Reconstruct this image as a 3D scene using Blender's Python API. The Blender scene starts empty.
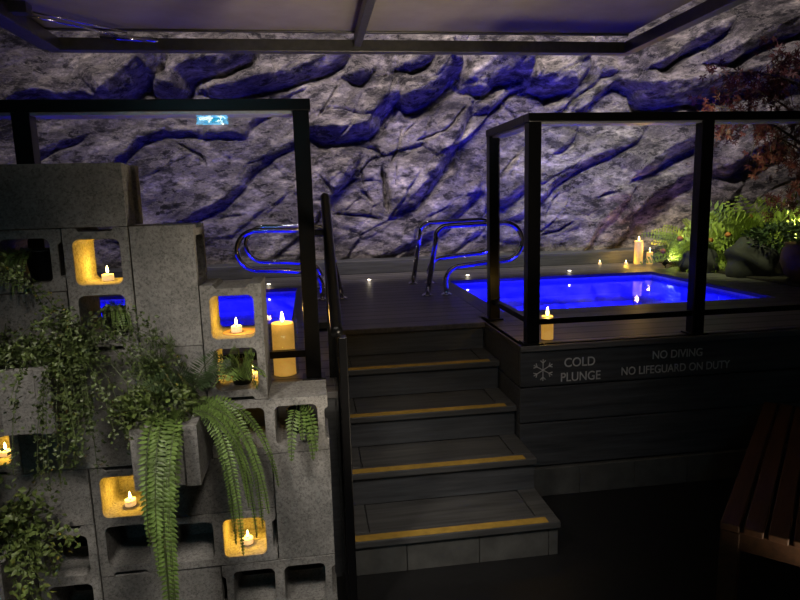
import bpy, bmesh, math, random
import numpy as np
from mathutils import Vector, Matrix
random.seed(7); np.random.seed(7)
S = bpy.context.scene
C = S.collection
PI = math.pi

# ------------------------------------------------------------------ camera
cd = bpy.data.cameras.new('camera'); cam = bpy.data.objects.new('camera', cd); C.objects.link(cam)
R_ = (0.98956676, -0.14160378, -0.02657068); U_ = (0.04891252, 0.15671936, 0.98643125); F_ = (0.13551826, 0.97743921, -0.16201047)
cam.matrix_world = Matrix(((R_[0], U_[0], -F_[0], -1.02628), (R_[1], U_[1], -F_[1], -2.39319), (R_[2], U_[2], -F_[2], 1.58602), (0, 0, 0, 1)))
cd.sensor_width = 36; cd.lens = 615.034 / 800 * 36; cd.clip_start = 0.05
S.camera = cam

# ------------------------------------------------------------------ world, exposure, large lights
w = bpy.data.worlds.new('night'); S.world = w; w.use_nodes = True
w.node_tree.nodes['Background'].inputs[0].default_value = (0.5, 0.42, 0.42, 1)
w.node_tree.nodes['Background'].inputs[1].default_value = 0.011
S.view_settings.view_transform = 'Standard'; S.view_settings.look = 'None'
S.view_settings.exposure = 0; S.view_settings.gamma = 1; S.view_settings.use_curve_mapping = False

def lamp(name, kind, loc, energy, col, size=.1, to=None, **k):
    l = bpy.data.lights.new(name, kind); o = bpy.data.objects.new(name, l); C.objects.link(o)
    l.energy = energy; l.color = col; o.location = loc
    if kind == 'AREA':
        l.size = size
        if 'size_y' in k: l.shape = 'RECTANGLE'; l.size_y = k['size_y']
        if 'spread' in k: l.spread = k['spread']
    else: l.shadow_soft_size = size
    if kind == 'SPOT': l.spot_size = k.get('angle', 1.2); l.spot_blend = k.get('blend', .8)
    if to is not None: o.rotation_euler = (Vector(to) - Vector(loc)).to_track_quat('-Z', 'Y').to_euler()
    return o

BLUE = (0.022, 0.02, 1.0)
# white wash lights high above the pools, aimed at the rock face
for i, e in enumerate((45, 70, 95, 120, 140, 140, 130, 115, 90)):
    x = -3.6 + i * .86
    lamp('rock_wash_light', 'SPOT', (x - .25, 1.95, 4.4), e * 1.55, (1.0, .87, .87), .06, (x + .1, 4.2, 2.25), angle=1.02, blend=.7)
# underwater blue lights in the two pools: spots towards the rock and a strip under each coping
for cx_ in (1.2, -2.2):
    for dx, e, tx, tz in ((-.7, 16, -.7, 1.5), (.0, 19, 0, 1.5), (.7, 18, .8, 1.5), (.85, 42, 1.7, 1.8)):
        lamp('pool_light', 'AREA', (cx_ + dx, 1.62, .52), e * (1.35 if cx_ > 0 else .36), BLUE, .25, (cx_ + tx, 3.3, tz), spread=1.7)
    for y_ in (1.58, 3.08):
        o = lamp('pool_strip', 'AREA', (cx_, y_, .76), 4.8, BLUE, 1.85, size_y=.04)
    for x_ in (-.94, .94):
        o = lamp('pool_strip', 'AREA', (cx_ + x_, 2.33, .76), 3.4, BLUE, .04, size_y=1.4)
# house lights on the near side of the pools, plus added fill lights
lamp('downlight', 'SPOT', (-1.85, -1.75, 2.4), 92, (1, .90, .78), .14, (-1.3, -.4, .15), angle=1.0, blend=.9)
lamp('downlight', 'SPOT', (-.85, -1.9, 2.4), 78, (1, .90, .78), .22, (-1.1, -.3, .1), angle=1.0, blend=1)  # added fill that lifts the planter shadows left by the first downlight
lamp('stair_downlight', 'SPOT', (-.4, -1.3, 2.4), 25, (1, .9, .82), .12, (-.12, .5, .45), angle=.82, blend=1)
for x, tx, e in ((-.2, -1.0, 170), (.75, .25, 125)):
    lamp('ceiling_fill', 'SPOT', (x, -1.2, .2), e, (1, .84, .62), .25, (tx, .5, 2.6), angle=1.1, blend=.9)  # added out of view with no known fixture, only to brighten the ceiling panel
lamp('rock_wash_light', 'SPOT', (1.9, 2.3, 4.2), 190, (.95, 1, .62), .08, (2.0, 4.1, 1.6), angle=.8, blend=1)  # extra yellow-green fill, added to brighten this stretch of rock
lamp('garden_fill', 'SPOT', (1.5, 1.9, 3.3), 260, (.97, 1, .5), .08, (3.0, 2.95, 1.02), angle=.66, blend=.9)  # added overhead fill without a fixture, brightens the garden shrubs
# ------------------------------------------------------------------ materials
MATS = {}
def mat(name, col, rough=.6, metal=0, emit=None, estr=0, build=None, spec=.5):
    if name in MATS: return MATS[name]
    m = bpy.data.materials.new(name); m.use_nodes = True; MATS[name] = m
    nt = m.node_tree; b = nt.nodes['Principled BSDF']
    b.inputs['Base Color'].default_value = (*col, 1); b.inputs['Roughness'].default_value = rough
    b.inputs['Metallic'].default_value = metal; b.inputs['Specular IOR Level'].default_value = spec
    if emit: b.inputs['Emission Color'].default_value = (*emit, 1); b.inputs['Emission Strength'].default_value = estr
    if build: build(nt, b)
    else: mottle(nt, b, col, .8, 1.15, 25, .08)
    return m
def N(nt, t, **k):
    n = nt.nodes.new(t)
    for a, v in k.items():
        if a in n.inputs: n.inputs[a].default_value = v
        else: setattr(n, a, v)
    return n
def coords(nt, kind='Object'): return nt.nodes.new('ShaderNodeTexCoord').outputs[kind]
def ramp(nt, fac, stops):
    r = nt.nodes.new('ShaderNodeValToRGB'); e = r.color_ramp.elements
    while len(e) < len(stops): e.new(.5)
    for i, (p, c) in enumerate(stops): e[i].position = p; e[i].color = (*c, 1)
    nt.links.new(fac, r.inputs[0]); return r.outputs[0]
def noise(nt, co, scale, detail=6, rough=.6):
    n = N(nt, 'ShaderNodeTexNoise'); n.inputs['Scale'].default_value = scale; n.inputs['Detail'].default_value = detail; n.inputs['Roughness'].default_value = rough
    nt.links.new(co, n.inputs['Vector']); return n.outputs['Fac']
def bump(nt, b, h, strength, dist=.01):
    u = N(nt, 'ShaderNodeBump'); u.inputs['Strength'].default_value = strength; u.inputs['Distance'].default_value = dist
    nt.links.new(h, u.inputs['Height']); nt.links.new(u.outputs[0], b.inputs['Normal'])
def mottle(nt, b, col, lo, hi, scale, bs, kind='Object'):
    f = noise(nt, coords(nt, kind), scale)
    c = ramp(nt, f, [(.3, tuple(x * lo for x in col)), (.7, tuple(min(1, x * hi) for x in col))])
    nt.links.new(c, b.inputs['Base Color'])
    if bs: bump(nt, b, f, bs)
def mix(nt, f, a, c, mode='MIX'):
    m = nt.nodes.new('ShaderNodeMix'); m.data_type = 'RGBA'; m.blend_type = mode
    if isinstance(f, (int, float)): m.inputs[0].default_value = f
    else: nt.links.new(f, m.inputs[0])
    for i, v in ((6, a), (7, c)):
        if isinstance(v, tuple): m.inputs[i].default_value = (*v, 1)
        else: nt.links.new(v, m.inputs[i])
    return m.outputs[2]
def mth(nt, op, a, b=None):
    m = nt.nodes.new('ShaderNodeMath'); m.operation = op
    for i, v in enumerate((a, b)):
        if v is None: continue
        if isinstance(v, (int, float)): m.inputs[i].default_value = v
        else: nt.links.new(v, m.inputs[i])
    return m.outputs[0]

def b_rock(nt, b):
    co0 = coords(nt); mp = N(nt, 'ShaderNodeMapping'); mp.inputs['Rotation'].default_value = (0, math.radians(38), 0); mp.inputs['Scale'].default_value = (.55, 1, 1.25); nt.links.new(co0, mp.inputs[0]); co = mp.outputs[0]
    f = noise(nt, co, 2.6, 10, .70)
    c = ramp(nt, f, [(.34, (.04, .037, .04)), (.46, (.15, .138, .14)), (.54, (.30, .28, .27)), (.66, (.58, .54, .51))])
    g = noise(nt, co, 9, 12, .78)
    k = ramp(nt, g, [(.40, (.10, .095, .11)), (.50, (.8, .78, .79)), (.60, (1.8, 1.73, 1.66))])
    c = mix(nt, 1.0, c, k, 'MULTIPLY')
    n2 = noise(nt, co, 4.5, 12, .72)
    v = mth(nt, 'ABSOLUTE', mth(nt, 'SUBTRACT', n2, .5))
    vein = ramp(nt, v, [(0, (.55, .55, .55)), (.018, (0, 0, 0))])
    c = mix(nt, vein, c, (.46, .42, .38))
    nt.links.new(c, b.inputs['Base Color'])
    bump(nt, b, mth(nt, 'ADD', noise(nt, co, 22, 9, .75), mth(nt, 'MULTIPLY', noise(nt, co, 70, 5, .7), .4)), 1.0, .055)
def b_concrete(nt, b):
    co = coords(nt)
    oi = nt.nodes.new('ShaderNodeObjectInfo')
    f = noise(nt, co, 6, 8, .7); g = noise(nt, co, 120, 5, .8)
    c = ramp(nt, f, [(.32, (.17, .167, .16)), (.68, (.33, .32, .305))])
    s = ramp(nt, g, [(.36, (.25, .25, .25)), (.52, (1, 1, 1)), (.66, (1.2, 1.2, 1.2))])
    c = mix(nt, .75, c, s, 'MULTIPLY')
    t = mth(nt, 'ADD', mth(nt, 'MULTIPLY', oi.outputs['Random'], .35), .8)
    cm = nt.nodes.new('ShaderNodeCombineColor')
    for i in range(3): nt.links.new(t, cm.inputs[i])
    c = mix(nt, 1.0, c, cm.outputs[0], 'MULTIPLY')
    nt.links.new(c, b.inputs['Base Color'])
    bump(nt, b, g, .5, .004)
def b_boards(axis, pitch, col, groove=.035, joint=None, rough=.45):
    def f(nt, b):
        co = coords(nt); sp = nt.nodes.new('ShaderNodeSeparateXYZ'); nt.links.new(co, sp.inputs[0])
        t = mth(nt, 'FRACT', mth(nt, 'DIVIDE', mth(nt, 'ADD', sp.outputs[axis], 50), pitch))
        g = mth(nt, 'MULTIPLY', mth(nt, 'LESS_THAN', t, groove / pitch * .2), 1.0)
        mp = N(nt, 'ShaderNodeMapping'); sc = [3.0, 3.0, 3.0]
        for i in range(3):
            sc[i] = 3.0 if i == (1 - axis if axis < 2 else 0) else 45.0
        mp.inputs['Scale'].default_value = sc; nt.links.new(co, mp.inputs[0])
        n = noise(nt, mp.outputs[0], 1, 6, .6)
        wn = nt.nodes.new('ShaderNodeTexWhiteNoise'); wn.noise_dimensions = '1D'
        nt.links.new(mth(nt, 'FLOOR', mth(nt, 'DIVIDE', mth(nt, 'ADD', sp.outputs[axis], 50), pitch)), wn.inputs['W'])
        c = ramp(nt, n, [(.3, tuple(x * .6 for x in col)), (.7, tuple(x * 1.3 for x in col))])
        tone = ramp(nt, wn.outputs[0], [(0, (.8, .8, .8)), (1, (1.15, 1.15, 1.15))])
        c = mix(nt, 1.0, c, tone, 'MULTIPLY')
        c = mix(nt, g, c, (.004, .004, .004))
        nt.links.new(c, b.inputs['Base Color'])
        bump(nt, b, mth(nt, 'SUBTRACT', mth(nt, 'MULTIPLY', n, .25), g), .7, .006)
        b.inputs['Roughness'].default_value = rough
    return f
def b_tile(nt, b):
    mottle(nt, b, (.10, .10, .095), .7, 1.3, 9, .1)
def b_wood(nt, b):
    co = coords(nt); mp = N(nt, 'ShaderNodeMapping'); mp.inputs['Scale'].default_value = (3, 40, 40); nt.links.new(co, mp.inputs[0])
    n = noise(nt, mp.outputs[0], 1, 6, .6)
    nt.links.new(ramp(nt, n, [(.3, (.055, .023, .008)), (.7, (.12, .05, .018))]), b.inputs['Base Color'])
def glassy(name, tint, ior, rough=0.0, bumpy=0):
    m = bpy.data.materials.new(name); m.use_nodes = True; nt = m.node_tree; nt.nodes.clear()
    o = nt.nodes.new('ShaderNodeOutputMaterial'); mx = nt.nodes.new('ShaderNodeMixShader')
    t = nt.nodes.new('ShaderNodeBsdfTransparent'); t.inputs[0].default_value = (*tint, 1)
    g = nt.nodes.new('ShaderNodeBsdfGlossy'); g.inputs['Roughness'].default_value = rough
    fr = nt.nodes.new('ShaderNodeFresnel'); fr.inputs[0].default_value = ior
    ge = nt.nodes.new('ShaderNodeNewGeometry'); fac = mth(nt, 'MULTIPLY', fr.outputs[0], mth(nt, 'SUBTRACT', 1.0, ge.outputs['Backfacing'])); nt.links.new(fac, mx.inputs[0]); nt.links.new(t.outputs[0], mx.inputs[1]); nt.links.new(g.outputs[0], mx.inputs[2]); nt.links.new(mx.outputs[0], o.inputs[0])
    if bumpy:
        u = N(nt, 'ShaderNodeBump'); u.inputs['Strength'].default_value = bumpy; u.inputs['Distance'].default_value = .01
        nt.links.new(noise(nt, coords(nt), 5, 3, .5), u.inputs['Height']); nt.links.new(u.outputs[0], g.inputs['Normal']); nt.links.new(u.outputs[0], fr.inputs['Normal'])
    MATS[name] = m; return m
def b_leaf(col):
    def f(nt, b):
        mottle(nt, b, col, .45, 1.5, 14, 0)
        b.inputs['Roughness'].default_value = .5
        try: b.inputs['Transmission Weight'].default_value = 0
        except Exception: pass
    return f

ROCK = mat('rock_face', (.2, .2, .2), .85, build=b_rock)
CONC = mat('block_concrete', (.3, .3, .3), .9, build=b_concrete, spec=.2)
DECKM = mat('deck_boards', (.1, .1, .1), .42, build=b_boards(1, .138, (.14, .133, .133), .085))
DECKY = mat('deck_edge_board', (.1, .1, .1), .42, build=b_boards(0, 5.0, (.085, .08, .08), 0))
FASC = mat('fascia_boards', (.1, .1, .1), .5, build=b_boards(2, 5.0, (.075, .078, .085), 0))
TREAD = mat('tread_composite', (.1, .1, .1), .5, build=b_boards(1, 5.0, (.085, .085, .085), 0))
TILE = mat('plinth_tile', (.1, .1, .1), .55, build=b_tile)
FLOORM = mat('dark_floor_tile', (.012, .012, .013), .35)
BLACK = mat('black_metal', (.003, .003, .0035), .3, .0, spec=.25)
STEEL = mat('dark_steel', (.10, .098, .098), .4, .6)
CHAN = mat('channel_satin', (.5, .5, .52), .35, .5)
CHROME = mat('chrome', (.8, .8, .82), .07, 1)
YEL = mat('nosing_yellow', (.5, .31, .05), .7)
POOLT = mat('pool_shell', (.62, .62, .72), .5)
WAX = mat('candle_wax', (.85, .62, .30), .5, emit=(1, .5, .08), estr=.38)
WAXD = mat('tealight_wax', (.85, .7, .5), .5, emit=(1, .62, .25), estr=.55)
FLAME = mat('flame', (1, .8, .4), .5, emit=(1, .72, .28), estr=14)
LED = mat('deck_led', (1, 1, 1), .5, emit=(1, .86, .66), estr=9)
PLAST = mat('pot_black', (.012, .012, .012), .5)
PANEL = mat('ceiling_panel', (.3, .3, .3), .8, build=lambda nt, b: mottle(nt, b, (.32, .285, .225), .75, 1.15, 2.2, .05))
TEXTM = mat('lettering_grey', (.62, .62, .62), .6)
BENCH = mat('bench_wood', (.2, .1, .05), .5, build=b_wood)
SLICE = mat('wood_slice', (.45, .28, .13), .6)
STONE = mat('boulder_stone', (.06, .06, .06), .8, build=lambda nt, b: mottle(nt, b, (.03, .03, .032), .5, 1.6, 6, .5))
SOIL = mat('soil', (.02, .015, .01), .9)
CLAY = mat('clay_pot', (.14, .08, .05), .6)
BARK = mat('bark', (.05, .03, .022), .8)
IVY = mat('ivy_leaf', (.05, .1, .02), build=b_leaf((.06, .088, .022)))
FERN = mat('fern_leaf', (.1, .2, .04), build=b_leaf((.125, .20, .045)))
ASPA = mat('feather_leaf', (.1, .2, .04), build=b_leaf((.075, .12, .03)))
BUSH = mat('bush_leaf', (.1, .2, .04), build=b_leaf((.125, .175, .045)))
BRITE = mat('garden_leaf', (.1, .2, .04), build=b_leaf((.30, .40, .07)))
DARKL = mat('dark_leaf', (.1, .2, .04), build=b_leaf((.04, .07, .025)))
MAPLE = mat('maple_leaf', (.1, .2, .04), build=b_leaf((.10, .02, .022)))
STEM = mat('stem_green', (.05, .07, .02))
FLOW = mat('orange_bloom', (.6, .22, .06), .5)
GLASS = glassy('clear_glass', (.955, .965, .96), 1.45)
WATER = glassy('water', (.2, .22, 1), 1.10, .03, .12)
EXG = mat('exit_green', (0, .4, .4), .5, emit=(.0, .48, .85), estr=24)
EXW = mat('exit_white', (.9, 1, 1), .5, emit=(.75, 1, 1), estr=38)

# ------------------------------------------------------------------ mesh helpers
class MB:
    def __init__(s): s.v = []; s.f = []
    def add(s, vs, fs):
        o = len(s.v); s.v += [tuple(v) for v in vs]; s.f += [tuple(i + o for i in f) for f in fs]
    def box(s, a, b, rz=0, about=None):
        x0, y0, z0 = a; x1, y1, z1 = b
        vs = [(x0, y0, z0), (x1, y0, z0), (x1, y1, z0), (x0, y1, z0), (x0, y0, z1), (x1, y0, z1), (x1, y1, z1), (x0, y1, z1)]
        s.add(vs, [(0, 3, 2, 1), (4, 5, 6, 7), (0, 1, 5, 4), (1, 2, 6, 5), (2, 3, 7, 6), (3, 0, 4, 7)])
    def tube(s, pts, r, n=10, caps=True):
        pts = [Vector(p) for p in pts]; rs = r if isinstance(r, (list, tuple)) else [r] * len(pts)
        prev = None; rings = []
        for i, p in enumerate(pts):
            t = (pts[min(i + 1, len(pts) - 1)] - pts[max(i - 1, 0)]).normalized()
            if prev is None:
                a = Vector((0, 0, 1)) if abs(t.z) < .9 else Vector((1, 0, 0)); u = t.cross(a).normalized()
            else: u = (prev - t * prev.dot(t)).normalized()
            prev = u; vv = t.cross(u)
            rings.append([p + (u * math.cos(2 * PI * k / n) + vv * math.sin(2 * PI * k / n)) * rs[i] for k in range(n)])
        vs = [q for rg in rings for q in rg]; fs = []
        for i in range(len(pts) - 1):
            for k in range(n):
                k2 = (k + 1) % n; fs.append((i * n + k, i * n + k2, (i + 1) * n + k2, (i + 1) * n + k))
        if caps: fs.append(tuple(range(n - 1, -1, -1))); fs.append(tuple((len(pts) - 1) * n + k for k in range(n)))
        s.add(vs, fs)
    def lathe(s, prof, c=(0, 0, 0), n=24):
        vs = []; fs = []
        for r, z in prof:
            for k in range(n): vs.append((c[0] + r * math.cos(2 * PI * k / n), c[1] + r * math.sin(2 * PI * k / n), c[2] + z))
        for i in range(len(prof) - 1):
            for k in range(n):
                k2 = (k + 1) % n; fs.append((i * n + k, i * n + k2, (i + 1) * n + k2, (i + 1) * n + k))
        fs.append(tuple(range(n - 1, -1, -1))); fs.append(tuple((len(prof) - 1) * n + k for k in range(n)))
        s.add(vs, fs)
    def leaf(s, base, d, side, l, w):
        b = Vector(base); d = Vector(d).normalized(); sd = Vector(side); sd = (sd - d * sd.dot(d)).normalized(); nn = d.cross(sd)
        s.add([b, b + d * l * .45 + sd * w * .5 + nn * w * .12, b + d * l, b + d * l * .45 - sd * w * .5 + nn * w * .12, b + d * l * .5], [(0, 1, 4), (1, 2, 4), (2, 3, 4), (3, 0, 4)])
    def build(s, name, m, parent=None, smooth=False, bevel=0):
        me = bpy.data.meshes.new(name); me.from_pydata(s.v, [], s.f); me.validate(); me.update()
        o = bpy.data.objects.new(name, me); C.objects.link(o)
        if m: me.materials.append(m)
        if smooth: me.polygons.foreach_set('use_smooth', [True] * len(me.polygons))
        if bevel:
            md = o.modifiers.new('bevel', 'BEVEL'); md.width = bevel; md.segments = 2; md.limit_method = 'ANGLE'
        if parent: o.parent = parent
        return o
def tag(o, label, cat, group=None, kind=None):
    if label: o['label'] = label
    if cat: o['category'] = cat
    if group: o['group'] = group
    if kind: o['kind'] = kind
    return o
def thing(name, loc, label, cat, group=None):
    o = bpy.data.objects.new(name, None); C.objects.link(o); o.location = loc; o.empty_display_size = .1
    return tag(o, label, cat, group)
def struct(o): o['kind'] = 'structure'; return o
def clone(root, loc, label):
    r = root.copy(); C.objects.link(r); r.location = loc; r['label'] = label
    for ch in list(root.children):
        c = ch.copy(); C.objects.link(c); c.parent = r
        for g in list(ch.children):
            d = g.copy(); C.objects.link(d); d.parent = c
    return r

# ------------------------------------------------------------------ rock wall
BANDS = [
 ([(-3.84,2.64),(-3.69,2.71),(-3.58,2.73),(-3.42,2.69),(-3.13,2.68),(-3.02,2.63)],0.106),
 ([(-3.02,2.64),(-2.81,2.8),(-2.62,2.94),(-2.5,3.03),(-2.39,3.12)],0.233),
 ([(-2.5,2.87),(-2.43,2.78),(-2.3,2.75),(-2.27,2.87),(-2.09,2.97),(-1.85,2.98),(-1.65,3.07),(-1.49,3.14)],0.201),
 ([(-2.0,2.71),(-1.8,2.74),(-1.51,2.81),(-1.22,2.88),(-0.97,2.96),(-0.78,3.02),(-0.56,3.11)],0.127),
 ([(-1.34,2.6),(-1.12,2.71),(-0.95,2.8)],0.042),
 ([(-0.6,2.83),(-0.49,2.86),(-0.37,2.88)],0.127),
 ([(-1.04,2.33),(-0.88,2.34),(-0.67,2.34),(-0.42,2.38),(-0.36,2.5),(-0.27,2.6),(-0.12,2.72)],0.159),
 ([(-0.1,2.62),(0.07,2.66),(0.16,2.71),(0.3,2.8),(0.43,2.98),(0.48,3.12)],0.18),
 ([(-0.08,2.9),(-0.03,2.94),(0.12,2.98),(0.27,3.08)],0.106),
 ([(0.6,2.76),(0.73,2.86),(0.86,2.96),(1.07,3.03),(1.34,3.1)],0.254),
 ([(0.77,2.48),(0.9,2.57),(1.1,2.72),(1.23,2.79),(1.36,2.83)],0.085),
 ([(1.3,2.72),(1.39,2.81),(1.52,2.82),(1.72,2.86),(1.85,3.0),(1.94,3.1)],0.201),
 ([(1.61,2.45),(1.73,2.61),(1.81,2.67),(2.02,2.82),(2.1,2.92),(2.29,2.89)],0.085),
 ([(1.96,2.44),(2.02,2.61),(2.13,2.7),(2.31,2.81),(2.45,2.77),(2.54,2.71)],0.085),
 ([(2.47,2.73),(2.8,2.73),(3.01,2.76),(3.21,2.77),(3.4,2.81),(3.69,2.85),(3.88,2.87),(4.13,2.9)],0.233),
 ([(1.44,1.53),(1.58,1.71),(1.74,1.82),(1.94,1.95),(2.15,2.03),(2.38,2.14),(2.6,2.25)],0.095),
 ([(2.52,1.79),(2.59,1.91),(2.76,2.02),(2.97,2.14),(3.23,2.25)],0.191),
 ([(2.51,1.37),(2.58,1.47),(2.72,1.61),(2.9,1.67),(3.25,1.86)],0.159),
 ([(2.23,0.93),(2.37,1.06),(2.51,1.18),(2.55,1.39),(2.75,1.57),(2.98,1.7)],0.106),
 ([(1.94,0.92),(2.12,1.27),(2.31,1.42),(2.35,1.55),(2.49,1.62)],0.117),
 ([(3.37,1.81),(3.6,1.99),(3.8,2.1),(4.05,2.22)],0.212),
 ([(-3.0,1.99),(-2.85,2.12),(-2.71,2.25),(-2.45,2.34),(-2.28,2.33),(-2.09,2.31),(-1.9,2.31),(-1.74,2.3),(-1.64,2.25)],0.085),
 ([(-1.64,2.26),(-1.62,2.37),(-1.53,2.45),(-1.35,2.51)],0.074),
 ([(-2.38,1.42),(-2.22,1.5),(-1.98,1.6),(-1.83,1.72),(-1.73,1.81),(-1.65,1.94),(-1.48,2.06),(-1.27,2.18),(-1.04,2.29)],0.106),
 ([(-0.79,1.7),(-0.69,1.86),(-0.58,1.99),(-0.5,2.02)],0.106),
 ([(-0.07,1.49),(0.11,1.7),(0.24,1.84),(0.42,2.11),(0.53,2.16)],0.138),
 ([(0.48,1.37),(0.57,1.5),(0.7,1.63),(0.77,1.79)],0.095),
 ([(-0.32,0.99),(-0.17,1.07),(0.08,1.16),(0.23,1.23),(0.47,1.27)],0.064),
 ([(0.53,1.04),(0.65,1.16),(0.85,1.27)],0.074),
 ([(0.49,2.19),(0.58,2.41),(0.69,2.56)],0.095),
 ([(0.97,1.5),(1.15,1.67),(1.35,1.84)],0.127),
 ([(1.1,1.33),(1.35,1.47)],0.085),
 ([(1.64,2.05),(1.75,2.17),(1.91,2.32)],0.085),
 ([(2.87,0.91),(3.18,1.24),(3.47,1.43),(3.69,1.69)],0.127),
 ([(3.2,2.96),(3.52,3.16),(3.82,3.27),(4.1,3.34)],0.17),
 ([(2.58,2.9),(2.84,3.08),(3.09,3.21),(3.32,3.33)],0.127),
 ([(-2.69,0.96),(-2.46,1.13),(-2.21,1.23)],0.074),
 ([(-3.8,2.06),(-3.51,2.22),(-3.22,2.3)],0.085),
]
CRACKS = [
 ([(-2.38,2.23),(-2.26,2.15),(-2.11,2.06),(-2.04,1.93)],0.022),
 ([(-0.26,1.95),(-0.24,1.79),(-0.23,1.62),(-0.2,1.41)],0.05),
 ([(-0.83,1.46),(-0.62,1.43),(-0.41,1.41),(-0.24,1.35)],0.03),
 ([(-0.94,1.88),(-0.84,1.74),(-0.77,1.58)],0.025),
 ([(-0.53,1.72),(-0.45,1.65),(-0.35,1.52)],0.025),
 ([(-0.5,2.02),(-0.47,1.79),(-0.45,1.67)],0.018),
 ([(-0.49,2.14),(-0.33,2.12),(-0.2,2.01)],0.028),
 ([(1.47,1.15),(1.7,1.17),(1.91,1.32)],0.022),
 ([(0.99,1.82),(1.26,2.04)],0.025),
 ([(0.06,2.18),(0.42,2.29),(0.69,2.58)],0.02),
 ([(2.12,1.54),(2.23,1.57),(2.37,1.6)],0.03),
 ([(-0.67,2.78),(-0.78,2.62),(-0.94,2.39)],0.018),
 ([(-0.51,2.68),(-0.69,2.5)],0.014),
 ([(-0.1,2.01),(-0.13,1.68)],0.016),
 ([(-0.02,2.38),(-0.1,2.09),(-0.18,1.93)],0.02),
 ([(-2.03,1.4),(-1.88,1.46),(-1.66,1.47)],0.015),
 ([(1.54,1.29),(1.65,1.53),(1.76,1.64)],0.014),
 ([(-0.34,2.8),(-0.24,2.82),(-0.1,2.84)],0.02),
 ([(-0.37,3.05),(-0.26,2.82)],0.012),
 ([(0.15,2.4),(0.04,2.32),(-0.09,2.2)],0.014),
 ([(-1.33,0.83),(-1.21,0.96),(-1.04,1.1)],0.02),
 ([(1.68,2.51),(1.64,2.38),(1.52,2.24)],0.014),
]

def vnoise(x, y, seed):
    xi = np.floor(x).astype(int); yi = np.floor(y).astype(int); xf = x - xi; yf = y - yi
    def h(a, b):
        n = (a * 374761393 + b * 668265263 + seed * 974634777) & 0x7fffffff
        n = (n ^ (n >> 13)) * 1274126177 & 0x7fffffff
        return ((n ^ (n >> 16)) & 0xffff) / 65535.0
    u = xf * xf * (3 - 2 * xf); v = yf * yf * (3 - 2 * yf)
    return (h(xi, yi) * (1 - u) + h(xi + 1, yi) * u) * (1 - v) + (h(xi, yi + 1) * (1 - u) + h(xi + 1, yi + 1) * u) * v
def fbm(x, y, seed, oc=5, g=.5):
    t = 0; a = 1; tot = 0
    for i in range(oc): t = t + a * vnoise(x * 2 ** i, y * 2 ** i, seed + i); tot += a; a *= g
    return t / tot - .5
def polydist(X, Z, pts):
    best = np.full(X.shape, 1e9); sg = np.zeros(X.shape); T = np.zeros(X.shape); over = np.zeros(X.shape)
    L = [0.0]
    for a, b in zip(pts[:-1], pts[1:]): L.append(L[-1] + math.hypot(b[0] - a[0], b[1] - a[1]))
    nseg = len(pts) - 1
    for i in range(nseg):
        (ax, az), (bx, bz) = pts[i], pts[i + 1]; dx, dz = bx - ax, bz - az; l2 = dx * dx + dz * dz
        t = ((X - ax) * dx + (Z - az) * dz) / l2; tc = np.clip(t, 0, 1)
        ex = X - ax - tc * dx; ez = Z - az - tc * dz; d = np.sqrt(ex * ex + ez * ez)
        perp = (dx * (Z - az) - dz * (X - ax)) / math.sqrt(l2)
        m = d < best
        best = np.where(m, d, best); sg = np.where(m, np.where(perp >= 0, 1.0, -1.0), sg); T = np.where(m, (L[i] + tc * math.sqrt(l2)) / L[-1], T)
        ov = np.zeros(X.shape)
        if i == 0: ov = np.where(t < 0, -t * math.sqrt(l2), ov)
        if i == nseg - 1: ov = np.where(t > 1, (t - 1) * math.sqrt(l2), ov)
        over = np.where(m, ov, over)
    return best, sg, T, over, L[-1]
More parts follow.
